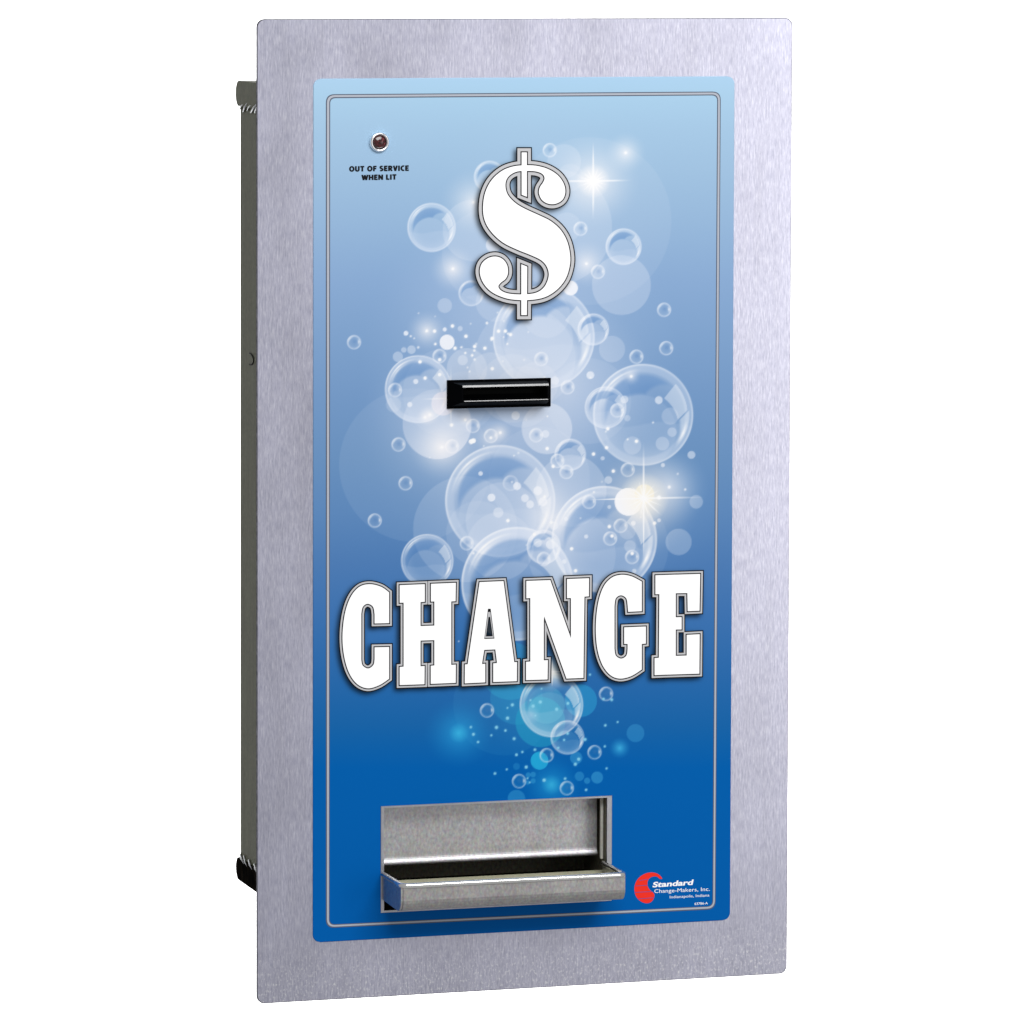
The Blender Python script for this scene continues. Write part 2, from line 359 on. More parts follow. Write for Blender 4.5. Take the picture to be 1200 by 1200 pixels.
# ------------------------------------------------------------------ the printed artwork, worked out per vertex
art_rng = random.Random(11)
def build_art(PX, PY):
    """colour of the printed picture at each point; PX, PY are picture coordinates on the panel"""
    ys = [85, 110, 150, 200, 260, 330, 400, 470, 540, 600, 660, 720, 790, 850, 900, 1110]
    cs = [(176, 212, 240), (172, 208, 234), (166, 200, 228), (160, 193, 223), (151, 184, 218), (139, 172, 212), (128, 163, 205), (117, 154, 199), (107, 147, 193), (96, 139, 190), (80, 127, 184), (64, 118, 181),
          (44, 109, 176), (24, 103, 173), (1, 98, 178), (0, 96, 177)]
    col = np.stack([np.interp(PY, ys, [c[k] for c in cs]) for k in range(3)], -1) / 255
    col = col.reshape(-1, 3); X = PX.ravel(); Y = PY.ravel()
    # lighter blue margin outside the line
    edge = np.clip((X - 366) / 20, 0, 1)
    def local(cx, cy, r):
        return np.nonzero((abs(X - cx) < r) & (abs(Y - cy) < r))[0]
    def over(i, a, c):
        a = np.clip(a, 0, 1)[:, None]; col[i] = col[i] * (1 - a) + np.array(c) / 255 * a
    def ss(e0, e1, x): t = np.clip((x - e0) / (e1 - e0), 0, 1); return t * t * (3 - 2 * t)
    def disc(cx, cy, r, a, c=(235, 240, 250), grad=0.0, ga=90):
        i = local(cx, cy, r + 2); dx = X[i] - cx; dy = Y[i] - cy; d = np.hypot(dx / .985, dy)
        m = 1 - ss(r - .6, r + .6, d)
        w = 1 + grad * (dx * math.cos(math.radians(ga)) + dy * math.sin(math.radians(ga))) / r
        over(i, a * m * w, c)
    def glow(cx, cy, r, a, c=(250, 250, 255), p=2.0):
        i = local(cx, cy, r); d = np.hypot(X[i] - cx, Y[i] - cy) / r
        over(i, a * np.clip(1 - d, 0, 1) ** p, c)
    def beam(cx, cy, dx, dy, l0, l1, w, a=1.0, c=(255, 255, 255)):
        n = math.hypot(dx, dy); dx /= n; dy /= n; i = local(cx, cy, max(l0, l1) + 3)
        u = (X[i] - cx) * dx + (Y[i] - cy) * dy; v = -(X[i] - cx) * dy + (Y[i] - cy) * dx
        f = np.clip(1 - np.where(u > 0, u / l1, -u / l0), 0, 1)
        over(i, a * np.clip(f * 2.2, 0, 1) * np.exp(-(v / (w * (.35 + .65 * f))) ** 2), c)
    def bubble(cx, cy, r, s=1.0, c=(240, 245, 255)):
        i = local(cx, cy, r + 2); dx = (X[i] - cx) / (.985 * r); dy = (Y[i] - cy) / r; d = np.hypot(dx, dy); th = np.degrees(np.arctan2(-dy, dx))
        ins = 1 - ss(1 - 1.2 / r, 1 + .6 / r, d)
        # deeper blue vault with a scalloped lower edge inside the top
        if r > 14:
            sc = np.minimum(np.minimum(np.hypot(dx + .05, dy - .32) - .68, np.hypot(dx - .42, dy + .12) - .42), 9)
            vault = ss(-.0, .10, sc) * (1 - ss(.72, .80, np.hypot(dx * 1.0, dy + .02))) * (dy < .15)
            over(i, .42 * vault * ins * min(s, 1), (72, 124, 188))
            low = (1 - ss(-.0, .05, np.hypot(dx + .05, dy - .32) - .68))
            over(i, .10 * low * ins * s, c)
            lens = ss(.16, .22, dy + .05 * np.sin(dx * 4)) * ins
            over(i, .10 * lens * s, c)
        body = ins * (.06 + .16 * ss(.45, 1, d) + .16 * ss(.80, .86, d))
        over(i, body * s, c)
        rimw = 1.05 / r if r < 14 else max(.022, .9 / r)
        side = .45 + .3 * np.cos(np.radians(th - 120)) + .25 * np.cos(np.radians(2 * (th - 150)))
        rim = np.exp(-((d - (1 - rimw)) / rimw) ** 2) * (.22 + (.38 if r < 14 else .45) * np.clip(side, 0, 1))
        over(i, .84 * rim * ins * s, (250, 252, 255))
        if r > 14:
            a1 = np.clip(1 - np.abs((th - 132) / 42), 0, 1)
            over(i, .85 * a1 ** 1.2 * np.exp(-((d - .88) / .022) ** 2) * s, (255, 255, 255))
            over(i, .55 * np.clip(1 - np.abs((th - 140) / 32), 0, 1) * np.exp(-((d - .82) / .03) ** 2) * s, (255, 255, 255))
            uy = -dy; circ = np.hypot(dx, uy + .25)
            e1 = (dx - .41) * .77 - (uy - .33) * .63            # right of the slanted upper edge
            e2 = (uy + .10) * .70 - (dx - .70) * .70            # above the lower cut
            q = ss(.70, .715, circ) * (1 - ss(.875, .89, d)) * ss(0, .02, e1) * (dx > .2)
            over(i, .40 * q * ss(0, .02, e2) * s, (250, 252, 255))
            q2 = ss(.72, .80, circ + .02) * (1 - ss(.90, .93, d)) * ss(.01, .03, -e2) * (dx > .2) * ss(-58, -20, th)
            over(i, .40 * q2 * s, (250, 252, 255))
            over(i, .85 * np.clip(1 - np.abs((th + 24) / 17), 0, 1) * np.exp(-((d - .87) / .025) ** 2) * s, (255, 255, 255))
        else:
            over(i, .75 * np.clip(1 - np.abs((th - 5) / 38), 0, 1) * np.exp(-((d - .66) / .13) ** 2) * s, (255, 255, 255))
            over(i, .5 * np.clip(1 - np.abs((th - 140) / 50), 0, 1) * np.exp(-((d - .72) / .10) ** 2) * s, (255, 255, 255))
            over(i, .30 * np.exp(-(((dx - .05) / .32) ** 2 + ((dy + .1) / .32) ** 2)) * s, (80, 125, 185))
    def dot(cx, cy, r=2.4, a=.95, c=(255, 255, 255)):
        glow(cx, cy, r * 2.6, .3 * a, c, 1.5)
        i = local(cx, cy, r + 2); d = np.hypot(X[i] - cx, Y[i] - cy); over(i, a * (1 - ss(r - .8, r + .7, d)), c)
    # broad pale veil behind the bubbles
    glow(610, 420, 190, 0.44, (205, 218, 240), 1.2); glow(600, 520, 190, 0.32, (196, 210, 236), 1.3); glow(640, 620, 150, 0.37, (195, 208, 234), 1.3)
    glow(660, 455, 110, 0.51, (225, 232, 246), 1.3); glow(650, 250, 150, 0.22, (200, 218, 240), 1.3); glow(560, 360, 110, 0.20, (205, 218, 240), 1.4)
    glow(520, 500, 100, 0.34, (222, 230, 244), 1.4); glow(650, 605, 75, 0.55, (235, 240, 250), 1.4); glow(740, 600, 110, 0.22, (200, 215, 240), 1.4)
    # big faint discs
    for q in [(690, 259, 98, .08), (486, 545, 90, .08), (650, 266, 68, .20), (554, 270, 36, .20), (661, 189, 20, .22), (668, 208, 16, .15), (664, 266, 17, .18), (572, 300, 55, .10),
              (545, 620, 62, .17), (547, 432, 24, .30), (575, 440, 27, .25), (615, 420, 60, .16), (600, 455, 40, .20), (580, 354, 23, .20), (640, 368, 28, .18), (612, 465, 36, .18), (630, 398, 42, .20),
              (728, 334, 35, .27), (717, 409, 15.5, .24), (669, 575, 42, .27), (590, 610, 45, .22), (560, 625, 38, .12), (670, 650, 52, .13), (720, 640, 64, .07), (628, 450, 26, .22),
              (640.7, 502, 30, .48), (795, 635, 15.5, .28), (815.6, 588, 8, .32), (785, 487.7, 10, .24), (776, 519.8, 8, .30), (740.8, 522, 10.5, .26), (787.4, 506.3, 5.5, .35), (810, 533, 4.6, .55),
              (690, 470, 50, .10), (586, 640, 40, .18), (735, 622, 10, .20), (738, 640, 7, .3), (632, 560, 60, .10), (523, 460, 52, .10)]:
        disc(*q)
    disc(512, 497, 41, .42, (236, 240, 250), .5, 60)
    disc(545, 470, 35, .10)
    # large bubbles
    for q in [(637, 395, 61, 1.0), (490, 456, 40, 1.1), (753.4, 486, 60, 1.0), (586, 587, 66, 1.0), (606, 684, 67, 1.15), (708, 632, 63, 1.15), (709.4, 477.5, 25, .9), (500.5, 657, 31.5, 1.05),
              (637, 641, 20.5, 1.1), (695, 386, 19, 1.0), (730.6, 289, 21.7, 1.0), (505.5, 266.5, 29, 1.0), (573.6, 207, 19, .9), (552, 343.6, 15.5, .8), (668, 532.8, 19, 1.0), (598, 566, 9.5, .6)]:
        bubble(*q)
    for x, y in [(414.7, 401), (514.8, 417.3), (462.8, 457), (466.7, 520.8), (475, 566.3), (439, 610), (554, 499), (575, 510.7), (529.5, 523), (546.8, 636.5), (723, 481), (745.6, 418), (780.5, 408), (634, 420.7), (665, 453.7),
                 (628, 510), (653, 540), (663.5, 553), (735.4, 550.5), (727, 616), (714.8, 631), (740.5, 652.6), (680, 268), (700.5, 318.5), (778, 363), (644, 176), (690, 588), (637, 655)]:
        bubble(x, y, 8.7, 1.0)
    # bright solid discs
    disc(523.7, 401, 8.9, .88, (250, 251, 255)); disc(668.5, 337.5, 8.6, .9, (250, 251, 255)); disc(578, 287, 9, .6, (245, 248, 255)); disc(521, 358, 8.6, .3); disc(461, 474, 9, .2); disc(519, 473, 14, .55, (250, 243, 248))
    for x, y, r, a in [(771.8, 468.8, 4.6, .6), (731.5, 468, 4.6, .5), (691.6, 439.6, 4.6, .7), (735, 490, 3.6, .3), (650, 446, 5, .5), (639, 508.5, 4.5, .5), (604, 487, 5, .6), (575.7, 583, 4.6, .75), (605.8, 569.6, 4.6, .7),
                       (583.7, 600.5, 6, .4), (615, 583.7, 4.6, .6), (621, 591, 4.6, .6), (630, 575, 5.2, .7), (636, 588, 5.2, .7), (466, 418, 6, .35), (482, 409.7, 5, .4), (473, 410, 3.2, .4), (542, 422, 6, .35), (539, 385, 3, .4),
                       (475.5, 390.5, 2.8, .8), (521, 386, 2.4, .8), (503.5, 536, 1.2, .3), (712.7, 562.4, 4.5, .45), (742, 613, 2.8, .75), (776.6, 545, 2.4, .6), (686.7, 628.7, 2.4, .6), (706, 537, 2.4, .5), (713.8, 594, 2.2, .5),
                       (772, 609.7, 2.2, .6), (743, 669, 2.6, .5), (661, 658, 2.6, .6), (563, 554.8, 2.6, .7), (487, 447, 3.0, .7), (480, 474, 3.0, .7), (663, 608, 2.5, .6), (649, 616, 5, .5), (645, 638, 5.5, .6), (630, 636, 5, .5)]:
        disc(x, y, r, a, (246, 249, 255))
    for x, y in [(509, 388), (530, 382), (545.8, 394), (556, 406), (568, 408), (533, 408), (584, 388), (592, 388), (598, 392), (576.5, 396.5), (576.7, 432), (515, 421.5), (515, 439), (498, 443), (492, 424), (529, 498),
                 (595, 610), (712, 502.4), (695.3, 532), (718.5, 552), (745.6, 517), (710.5, 524.5), (641, 525.6), (648, 546.4), (766.8, 613), (713.8, 617), (717, 628), (626, 626), (740.6, 648.5), (669.6, 643), (674.3, 668.7)]:
        dot(x, y, 2.0)
    for _ in range(34):
        x = art_rng.gauss(545, 45); y = art_rng.gauss(398, 24)
        if abs(x - 545) < 95 and abs(y - 400) < 42: dot(x, y, art_rng.uniform(.8, 1.5), art_rng.uniform(.35, .9))
    for _ in range(22): dot(art_rng.gauss(650, 70), art_rng.gauss(560, 55), art_rng.uniform(.8, 1.4), art_rng.uniform(.3, .8))
    disc(552, 517.4, 2.9, .95, (255, 255, 255)); disc(554.6, 516.4, 2.9, .95, (255, 255, 255))
    # glows
    for q in [(500, 387.5, 26, .75), (530.5, 315, 30, .8), (554.5, 237, 42, .7), (733, 179, 26, .75), (687, 309, 30, .7), (503.5, 486, 14, .85), (498, 489, 12, .7), (517.6, 524, 42, .9), (575, 513, 22, .6), (586, 507, 16, .7),
              (739.5, 441, 12, .7), (646, 612, 40, .5), (638, 582, 34, .35), (545, 492, 10, .5)]:
        glow(q[0], q[1], q[2], q[3], (255, 252, 252), 1.8)
        dot(q[0], q[1], 1.6, .8)
    # stars
    glow(695, 212, 58, .85, (255, 252, 252), 1.7); glow(695, 212, 20, 1.0, (255, 253, 252), .9)
    beam(695, 212, 1, -.012, 48, 46, 1.1); beam(695, 212, 0, 1, 46, 47, 1.1)
    for a in range(15, 180, 24): beam(695, 212, math.cos(math.radians(a)), math.sin(math.radians(a)), 17, 17, .9, .8)
    glow(784, 570.7, 48, .62, (240, 245, 255), 1.6); glow(754, 585, 70, .80, (252, 244, 236), 1.7); dot(784, 570.7, 1.8, .8)
    disc(736, 588, 16.2, .97, (252, 252, 255)); disc(755, 579, 11.5, .7, (255, 243, 205)); glow(754, 583.7, 30, 1.0, (255, 250, 238), .9)
    beam(754, 584, 1, -.022, 68, 70, 1.1); beam(754, 584, 0, 1, 66, 72, 1.1)
    for a in (45, 128, 152, 22, 75, 100): beam(754, 584, math.cos(math.radians(a)), math.sin(math.radians(a)), 22, 25, .9, .8)
    beam(754, 584, .72, .69, 18, 30, 1.0, .9); dot(772, 583, 2.4)
    beam(528, 466.7, 1, -.02, 40, 20, .8, .8); beam(528, 466.7, 0, 1, 43, 38, .8, .8)
    # cyan group under the word
    cy = (60, 185, 222)
    glow(625, 830, 60, .30, (60, 165, 215), 1.3)
    disc(590, 825, 60, .10, (90, 170, 215)); disc(597.5, 786, 34, .30, cy); disc(605, 818, 31, .22, cy); disc(633, 846, 29.5, .55, (40, 165, 205)); disc(640, 826, 22, .3, (90, 200, 225)); disc(680.6, 821, 19, .60, (48, 160, 214)); disc(740, 820, 0.1, 0)
    for q in [(632, 891.3, 10.5, .88, (38, 180, 228)), (744.5, 859, 10.5, .40), (699.5, 911, 7, .55), (678.8, 909.6, 5.5, .45), (605, 936, 10.5, .45), (675, 888, 7.2, .5), (687.8, 914.8, 3.6, .5), (605, 898, 4, .3), (618.8, 908, 3, .5),
              (624.5, 907.5, 3.2, .5), (618, 917, 2.6, .5), (624.5, 915, 3, .5)]:
        disc(q[0], q[1], q[2], q[3], q[4] if len(q) > 4 else (70, 165, 220))
    glow(537.5, 859, 42, .80, (45, 165, 225), 1.5); glow(537.5, 859, 12, .6, (70, 200, 240), 1); glow(646, 919.5, 36, .75, (40, 160, 220), 1.5); glow(646, 919.5, 12, .6, (70, 200, 240), 1); glow(726, 876.5, 13, .9, (70, 185, 235), 1.4)
    bubble(646, 826, 38, 1.15); bubble(664.7, 864, 20.3, 1.1, (215, 225, 245))
    for x, y in [(570.5, 832.5), (710, 813), (696.5, 881.5), (640.4, 885), (608, 915.3), (664, 923.5)]: bubble(x, y, 8.8, 1.05, (215, 225, 245))
    for u, v in [(172, 240), (182, 268), (252, 272), (307, 253), (334, 153), (315, 205), (272, 241), (200, 298), (350, 348), (373, 337), (312, 405), (266, 421), (388, 396), (507, 170), (551, 147), (415, 158), (637, 35), (745, 220),
                 (697, 233), (695, 315), (702, 401), (622, 485), (722, 133), (550, 265), (513, 321), (593, 365), (458, 447), (540, 441), (393, 440), (402, 456), (443, 142), (448, 90), (341, 285), (422, 328), (536, 290), (618, 288),
                 (424, 195), (405, 135), (690, 130), (315, 165), (580, 385)]:
        dot(500 + u / 3.333, 780 + v / 3.333, art_rng.uniform(1.0, 2.0), .85, (150, 222, 245))
    glow(622, 838, 12, .5, (190, 215, 240), 1.2); glow(647, 787, 26, .95, (255, 250, 235), 1.5); beam(647, 787, 0, 1, 16, 18, 1.0, .9); beam(647, 787, 1, .02, 14, 14, .9, .8)
    # printed drop shadows of the lettering
    gx0, gy0, gw, gh = 380, 150, 470, 690
    def raster(polys, y0, y1):
        m = np.zeros((gh, gw))
        yy = np.arange(gh) + gy0 + .5
        for P in polys:
            P = np.array(P); Q = np.roll(P, -1, 0)
            for r in range(gh):
                y = yy[r]
                if y < P[:, 1].min() or y > P[:, 1].max(): continue
                k = (P[:, 1] <= y) != (Q[:, 1] <= y)
                xs = np.sort(P[k, 0] + (y - P[k, 1]) / (Q[k, 1] - P[k, 1]) * (Q[k, 0] - P[k, 0]))
                for a, bb in zip(xs[::2], xs[1::2]): m[r, max(int(round(a)) - gx0, 0):max(int(round(bb)) - gx0, 0)] = 1
        return m
    def blur(m, s):
        k = np.exp(-.5 * (np.arange(-9, 10) / s) ** 2); k /= k.sum()
        m = np.apply_along_axis(lambda v: np.convolve(v, k, 'same'), 0, m); return np.apply_along_axis(lambda v: np.convolve(v, k, 'same'), 1, m)
    m = blur(raster([offset(p, 4.2) for p in WORD] + [offset(p, 5.7) for p in DOLLAR], 0, 0), 2.7)
    fx = np.clip(X + 2.6 - gx0 - .5, 0, gw - 2); fy = np.clip(Y - 2.6 - gy0 - .5, 0, gh - 2)
    ix = fx.astype(int); iy = fy.astype(int); tx = fx - ix; ty = fy - iy
    s = m[iy, ix] * (1 - tx) * (1 - ty) + m[iy, ix + 1] * tx * (1 - ty) + m[iy + 1, ix] * (1 - tx) * ty + m[iy + 1, ix + 1] * tx * ty
    inb = (X > gx0 + 1) & (X < gx0 + gw - 2) & (Y > gy0 + 1) & (Y < gy0 + gh - 2)
    col *= (1 - .72 * np.clip(s * inb, 0, 1))[:, None]
    col = np.clip(col, 0, 1)
    linc = np.where(col <= .04045, col / 12.92, ((col + .055) / 1.055) ** 2.4)
    return linc * .85

LX0, LX1, LZ0, LZ1 = .0446, .3874, .0458, .7161
NX, NZ = 470, 920
LR = .0062; LY = -.0005
zz = np.linspace(LZ0, LZ1, NZ + 1)
# extra rows crowd into the rounded corners so they stay smooth
ins = np.zeros(NZ + 1)
for k, z in enumerate(zz):
    d = min(z - LZ0, LZ1 - z)
    if d < LR: ins[k] = LR - math.sqrt(max(LR * LR - (LR - d) ** 2, 0))
u = np.linspace(0, 1, NX + 1)
GX = (LX0 + ins)[:, None] + u[None, :] * (LX1 - LX0 - 2 * ins)[:, None]
GZ = np.repeat(zz[:, None], NX + 1, 1)
PX, PY = toPx(GX, np.zeros_like(GX), GZ)
art = build_art(PX, PY)
co = np.stack([GX, np.full_like(GX, LY), GZ], -1).reshape(-1, 3)
idx = np.arange((NZ + 1) * (NX + 1)).reshape(NZ + 1, NX + 1)
q = np.stack([idx[:-1, :-1], idx[:-1, 1:], idx[1:, 1:], idx[1:, :-1]], -1).reshape(-1, 4)
cen = co[q].mean(1)
keep = ~((cen[:, 0] > HX0) & (cen[:, 0] < HX1) & (cen[:, 2] > HZ0) & (cen[:, 2] < HZ1))
q = q[keep]
# rim of the sheet
per = np.concatenate([idx[0, :], idx[1:, -1], idx[-1, -2::-1], idx[-2:0:-1, 0]])
n0 = len(co); low = co[per].copy(); low[:, 1] = 0.0
co = np.concatenate([co, low]); art = np.concatenate([art, art[per]])
k = np.arange(len(per)); k2 = np.roll(k, -1)
q = np.concatenate([q, np.stack([per[k], n0 + k, n0 + k2, per[k2]], -1)])
me = bpy.data.meshes.new('graphic_panel')
me.vertices.add(len(co)); me.vertices.foreach_set('co', co.astype(np.float32).ravel())
me.loops.add(q.size); me.loops.foreach_set('vertex_index', q.astype(np.int32).ravel())
me.polygons.add(len(q)); me.polygons.foreach_set('loop_start', (np.arange(len(q)) * 4).astype(np.int32))
me.update(calc_edges=True); me.validate()
ca = me.color_attributes.new('artwork', 'FLOAT_COLOR', 'POINT')
ca.data.foreach_set('color', np.concatenate([art, np.ones((len(art), 1))], 1).astype(np.float32).ravel())
panel = link('graphic_panel', me, M_ART)

# ------------------------------------------------------------------ printed lettering on the panel
def flat(name, polys, y, m, holes=None, parent=panel, step=.000012):
    """thin printed shapes: each polygon in picture coordinates laid on the panel plane"""
    bm = bmesh.new()
    for k, P in enumerate(polys):
        P3 = [atY(p[0], p[1]) for p in P]; vs = [bm.verts.new((p.x, y - k * step, p.z)) for p in P3]
        loops = [[Vector((p.x, p.z, 0)) for p in P3]]
        if holes and holes[k]:
            H3 = [atY(p[0], p[1]) for p in holes[k]]; vs += [bm.verts.new((p.x, y - k * step, p.z)) for p in H3]
            loops.append([Vector((p.x, p.z, 0)) for p in H3])
        for t in tessellate_polygon(loops):
            try: bm.faces.new([vs[i] for i in t])
            except ValueError: pass
    me = bpy.data.meshes.new(name)
    for f in bm.faces:
        f.normal_update()
        if f.normal.y > 0: f.normal_flip()
    bm.to_mesh(me); bm.free()
    return link(name, me, m, parent)
Y0 = LY - .00012
def lerp_poly(a, b_, t): return [(p[0] * (1 - t) + q_[0] * t, p[1] * (1 - t) + q_[1] * t) for p, q_ in zip(a, b_)]
def lettering(name, polys, ts, holes, label=None):
    # one mesh: outer black, grey, inner black and white layers, each a hair proud of the one below
    layers = []
    for lev, (t, m) in enumerate(zip(ts, (I_OUT, I_GREY, I_OUT, I_WHITE))):
        hs = [lerp_poly(AH[0], AH[1], t / ts[0]) if h else None for h in holes]
        layers.append((lev, [offset(p, t) for p in polys], hs, m))
    bm = bmesh.new(); me = bpy.data.meshes.new(name)
    for mm in (I_OUT, I_GREY, I_WHITE): me.materials.append(mm)
    for lev, ps, hs, m in layers:
        y = Y0 - lev * .00012
        for k, P in enumerate(ps):
            P3 = [atY(*p) for p in P]; vs = [bm.verts.new((p.x, y - k * .000012, p.z)) for p in P3]
            loops = [[Vector((p.x, p.z, 0)) for p in P3]]
            if hs[k]:
                H3 = [atY(*p) for p in hs[k]]; vs += [bm.verts.new((p.x, y - k * .000012, p.z)) for p in H3]
                loops.append([Vector((p.x, p.z, 0)) for p in H3])
            for t in tessellate_polygon(loops):
                try: f = bm.faces.new([vs[i] for i in t])
                except ValueError: continue
                f.material_index = {0: 0, 1: 1, 2: 0, 3: 2}[lev]; f.normal_update()
                if f.normal.y > 0: f.normal_flip()
    bm.to_mesh(me); bm.free()
    o = link(name, me, None, panel)
    if label: o['label'] = label
    return o
lettering('title_lettering', WORD, (4.5, 3.25, 1.25, 0), [k == 4 for k in range(13)])
lettering('dollar_symbol', DOLLAR, (6.2, 4.85, 1.3, 0), [None] * 3)

# double line round the panel
def rquad(tl, trr, br, bl, r, n=6):
    Q = [Vector(p) for p in (tl, trr, br, bl)]; out = []
    for i in range(4):
        p, a, b_ = Q[i], Q[i - 1], Q[(i + 1) % 4]
        A = p + (a - p).normalized() * r; B = p + (b_ - p).normalized() * r
        for k in range(n + 1):
            t = k / n; out.append(tuple(A * (1 - t) ** 2 + p * (2 * t * (1 - t)) * 1 + B * t * t))
    return out
def frame_line(name, o4, i4, ro, ri, y, m):
    A = rquad(*o4, ro); B = rquad(*i4, ri); bm = bmesh.new()
    va = [bm.verts.new((atY(*p).x, y, atY(*p).z)) for p in A]; vb = [bm.verts.new((atY(*p).x, y, atY(*p).z)) for p in B]
    for k in range(len(A)):
        f = bm.faces.new((va[k], va[(k + 1) % len(A)], vb[(k + 1) % len(A)], vb[k])); f.normal_update()
        if f.normal.y > 0: f.normal_flip()
    me = bpy.data.meshes.new(name); bm.to_mesh(me); bm.free(); return link(name, me, m, panel)
bl_ = frame_line('border_line', [(381.7, 110.4), (844.4, 107.2), (838.2, 1065.4), (381.7, 1087.4)], [(386.7, 115.0), (840.2, 111.7), (834.6, 1061.6), (386.0, 1083.2)], 10, 6.5, Y0, I_LINE_D)
frame_line('border_inlay', [(382.9, 111.5), (843.4, 108.3), (837.3, 1064.2), (382.9, 1086.2)], [(385.5, 113.8), (841.2, 110.6), (835.4, 1062.2), (385.1, 1084.1)], 9.2, 7.2, Y0 - .00012, I_LINE_G)

def text_mesh(body, spacing=1.0, bold=0.0):
    cu = bpy.data.curves.new('t', 'FONT'); cu.body = body; cu.align_x = 'LEFT'; cu.space_character = spacing; cu.offset = bold; cu.resolution_u = 4
    o = bpy.data.objects.new('t', cu); COL.objects.link(o)
    dg = bpy.context.evaluated_depsgraph_get(); me = bpy.data.meshes.new_from_object(o.evaluated_get(dg))
    bpy.data.objects.remove(o); bpy.data.curves.remove(cu); return me
def put_text(name, rows, m, y=Y0):
    # rows: (text, left x, left cap-top y, right x, right cap-top y, cap height at left, shear, bold)
    bm = bmesh.new()
    for body, xl, yl, xr, yr, h, sh, bold in rows:
        me = text_mesh(body, 1.0 if bold else 1.03, bold)
        n = len(me.vertices); c = np.zeros(n * 3); me.vertices.foreach_get('co', c); c = c.reshape(-1, 3)
        x0, x1 = c[:, 0].min(), c[:, 0].max(); cap = .69 + bold
        for v in me.vertices:
            uu = (v.co.x - x0) / (x1 - x0); vv = (v.co.y) / cap
            px = xl + (xr - xl) * uu + sh * h * vv; py = yl + (yr - yl) * uu + h * (1 - vv)
            p = atY(px, py); v.co = (p.x, y, p.z)
        bm.from_mesh(me); bpy.data.meshes.remove(me)
    for f in bm.faces:
        f.normal_update()
        if f.normal.y > 0: f.normal_flip()
    me = bpy.data.meshes.new(name); bm.to_mesh(me); bm.free(); return link(name, me, m, panel)
def arc(cx, cy, rx, ry, a0, a1, n=9): return [(cx + rx * math.cos(math.radians(a0 + (a1 - a0) * k / n)), cy + ry * math.sin(math.radians(a0 + (a1 - a0) * k / n))) for k in range(n + 1)]
GLY = {'O': (.80, [arc(.40, .5, .29, .40, 0, 360, 18)]), 'U': (.72, [[(.13, 1), (.13, .34)] + arc(.36, .34, .23, .24, 180, 360) + [(.59, 1)]]), 'T': (.62, [[(0, .89), (.62, .89)], [(.31, .9), (.31, 0)]]),
       'F': (.55, [[(.13, 0), (.13, 1)], [(.13, .89), (.55, .89)], [(.13, .50), (.50, .50)]]), 'E': (.56, [[(.13, 0), (.13, 1)], [(.13, .89), (.55, .89)], [(.13, .51), (.51, .51)], [(.13, .11), (.56, .11)]]),
       'S': (.58, [arc(.31, .70, .19, .20, 35, 250) + arc(.27, .30, .20, .20, 80, -145)]), 'R': (.66, [[(.13, 0), (.13, 1)], [(.13, .89), (.30, .89)] + arc(.33, .69, .20, .20, 90, -90) + [(.13, .49)], [(.32, .48), (.58, 0)]]),
       'V': (.68, [[(.10, 1), (.35, .0)], [(.60, 1), (.35, .0)]]), 'I': (.28, [[(.14, 0), (.14, 1)]]), 'C': (.62, [arc(.42, .5, .30, .40, 62, 298, 14)]), 'W': (1.0, [[(.08, 1), (.30, .0)], [(.30, .0), (.50, .95)], [(.50, .95), (.72, .0)], [(.72, .0), (.93, 1)]]),
       'H': (.74, [[(.13, 0), (.13, 1)], [(.61, 0), (.61, 1)], [(.13, .5), (.61, .5)]]), 'N': (.76, [[(.13, 0), (.13, 1)], [(.13, .94), (.63, .06)], [(.63, 0), (.63, 1)]]), 'L': (.52, [[(.13, 1), (.13, 0)], [(.13, .11), (.52, .11)]]), ' ': (.26, [])}
def stroke_text(name, rows, m):
    bm = bmesh.new(); k = 0
    for body, xl, yl, xr, yr, h in rows:
        tot = sum(GLY[c][0] + .10 for c in body) - .10; x = 0
        def P(u, v): t = u / tot; return atY(xl + (xr - xl) * t, yl + (yr - yl) * t + h * (1 - v))
        for c in body:
            for st in GLY[c][1]:
                hw = .14; L_ = []; R_ = []
                for a in range(len(st)):
                    p0 = Vector(st[max(a - 1, 0)]); p1 = Vector(st[min(a + 1, len(st) - 1)]); p = Vector(st[a])
                    d = (p1 - p0).normalized(); n = Vector((-d.y, d.x))
                    if 0 < a < len(st) - 1:
                        e = (p - p0).normalized(); n = n / max(.75, n.dot(Vector((-e.y, e.x))))
                    L_.append(p + n * hw); R_.append(p - n * hw)
                k += 1
                vl = [bm.verts.new((P(x + q_.x, q_.y).x, Y0 - k * .000002, P(x + q_.x, q_.y).z)) for q_ in L_]; vr = [bm.verts.new((P(x + q_.x, q_.y).x, Y0 - k * .000002, P(x + q_.x, q_.y).z)) for q_ in R_]
                for a in range(len(st) - 1):
                    f = bm.faces.new((vl[a], vl[a + 1], vr[a + 1], vr[a])); f.normal_update()
                    if f.normal.y > 0: f.normal_flip()
            x += GLY[c][0] + .10
    me = bpy.data.meshes.new(name); bm.to_mesh(me); bm.free(); return link(name, me, m, panel)
stroke_text('notice_text', [('OUT OF SERVICE', 409.0, 194.8, 478.8, 193.8, 6.3), ('WHEN LIT', 423.6, 204.9, 464.2, 204.2, 6.2)], I_BLACK)
put_text('maker_name', [('Standard', 764.2, 1033.4, 811.3, 1030.4, 6.2, .22, .03)], I_WHITE)
put_text('maker_text', [('Change-Makers, Inc.', 766.6, 1042.0, 831.4, 1039.4, 4.3, 0, .0), ('Indianapolis, Indiana', 784.6, 1049.5, 831.0, 1047.2, 3.1, 0, .0), ('63786-A', 813.6, 1057.6, 829.2, 1056.8, 2.7, 0, .008)], I_WHITE)
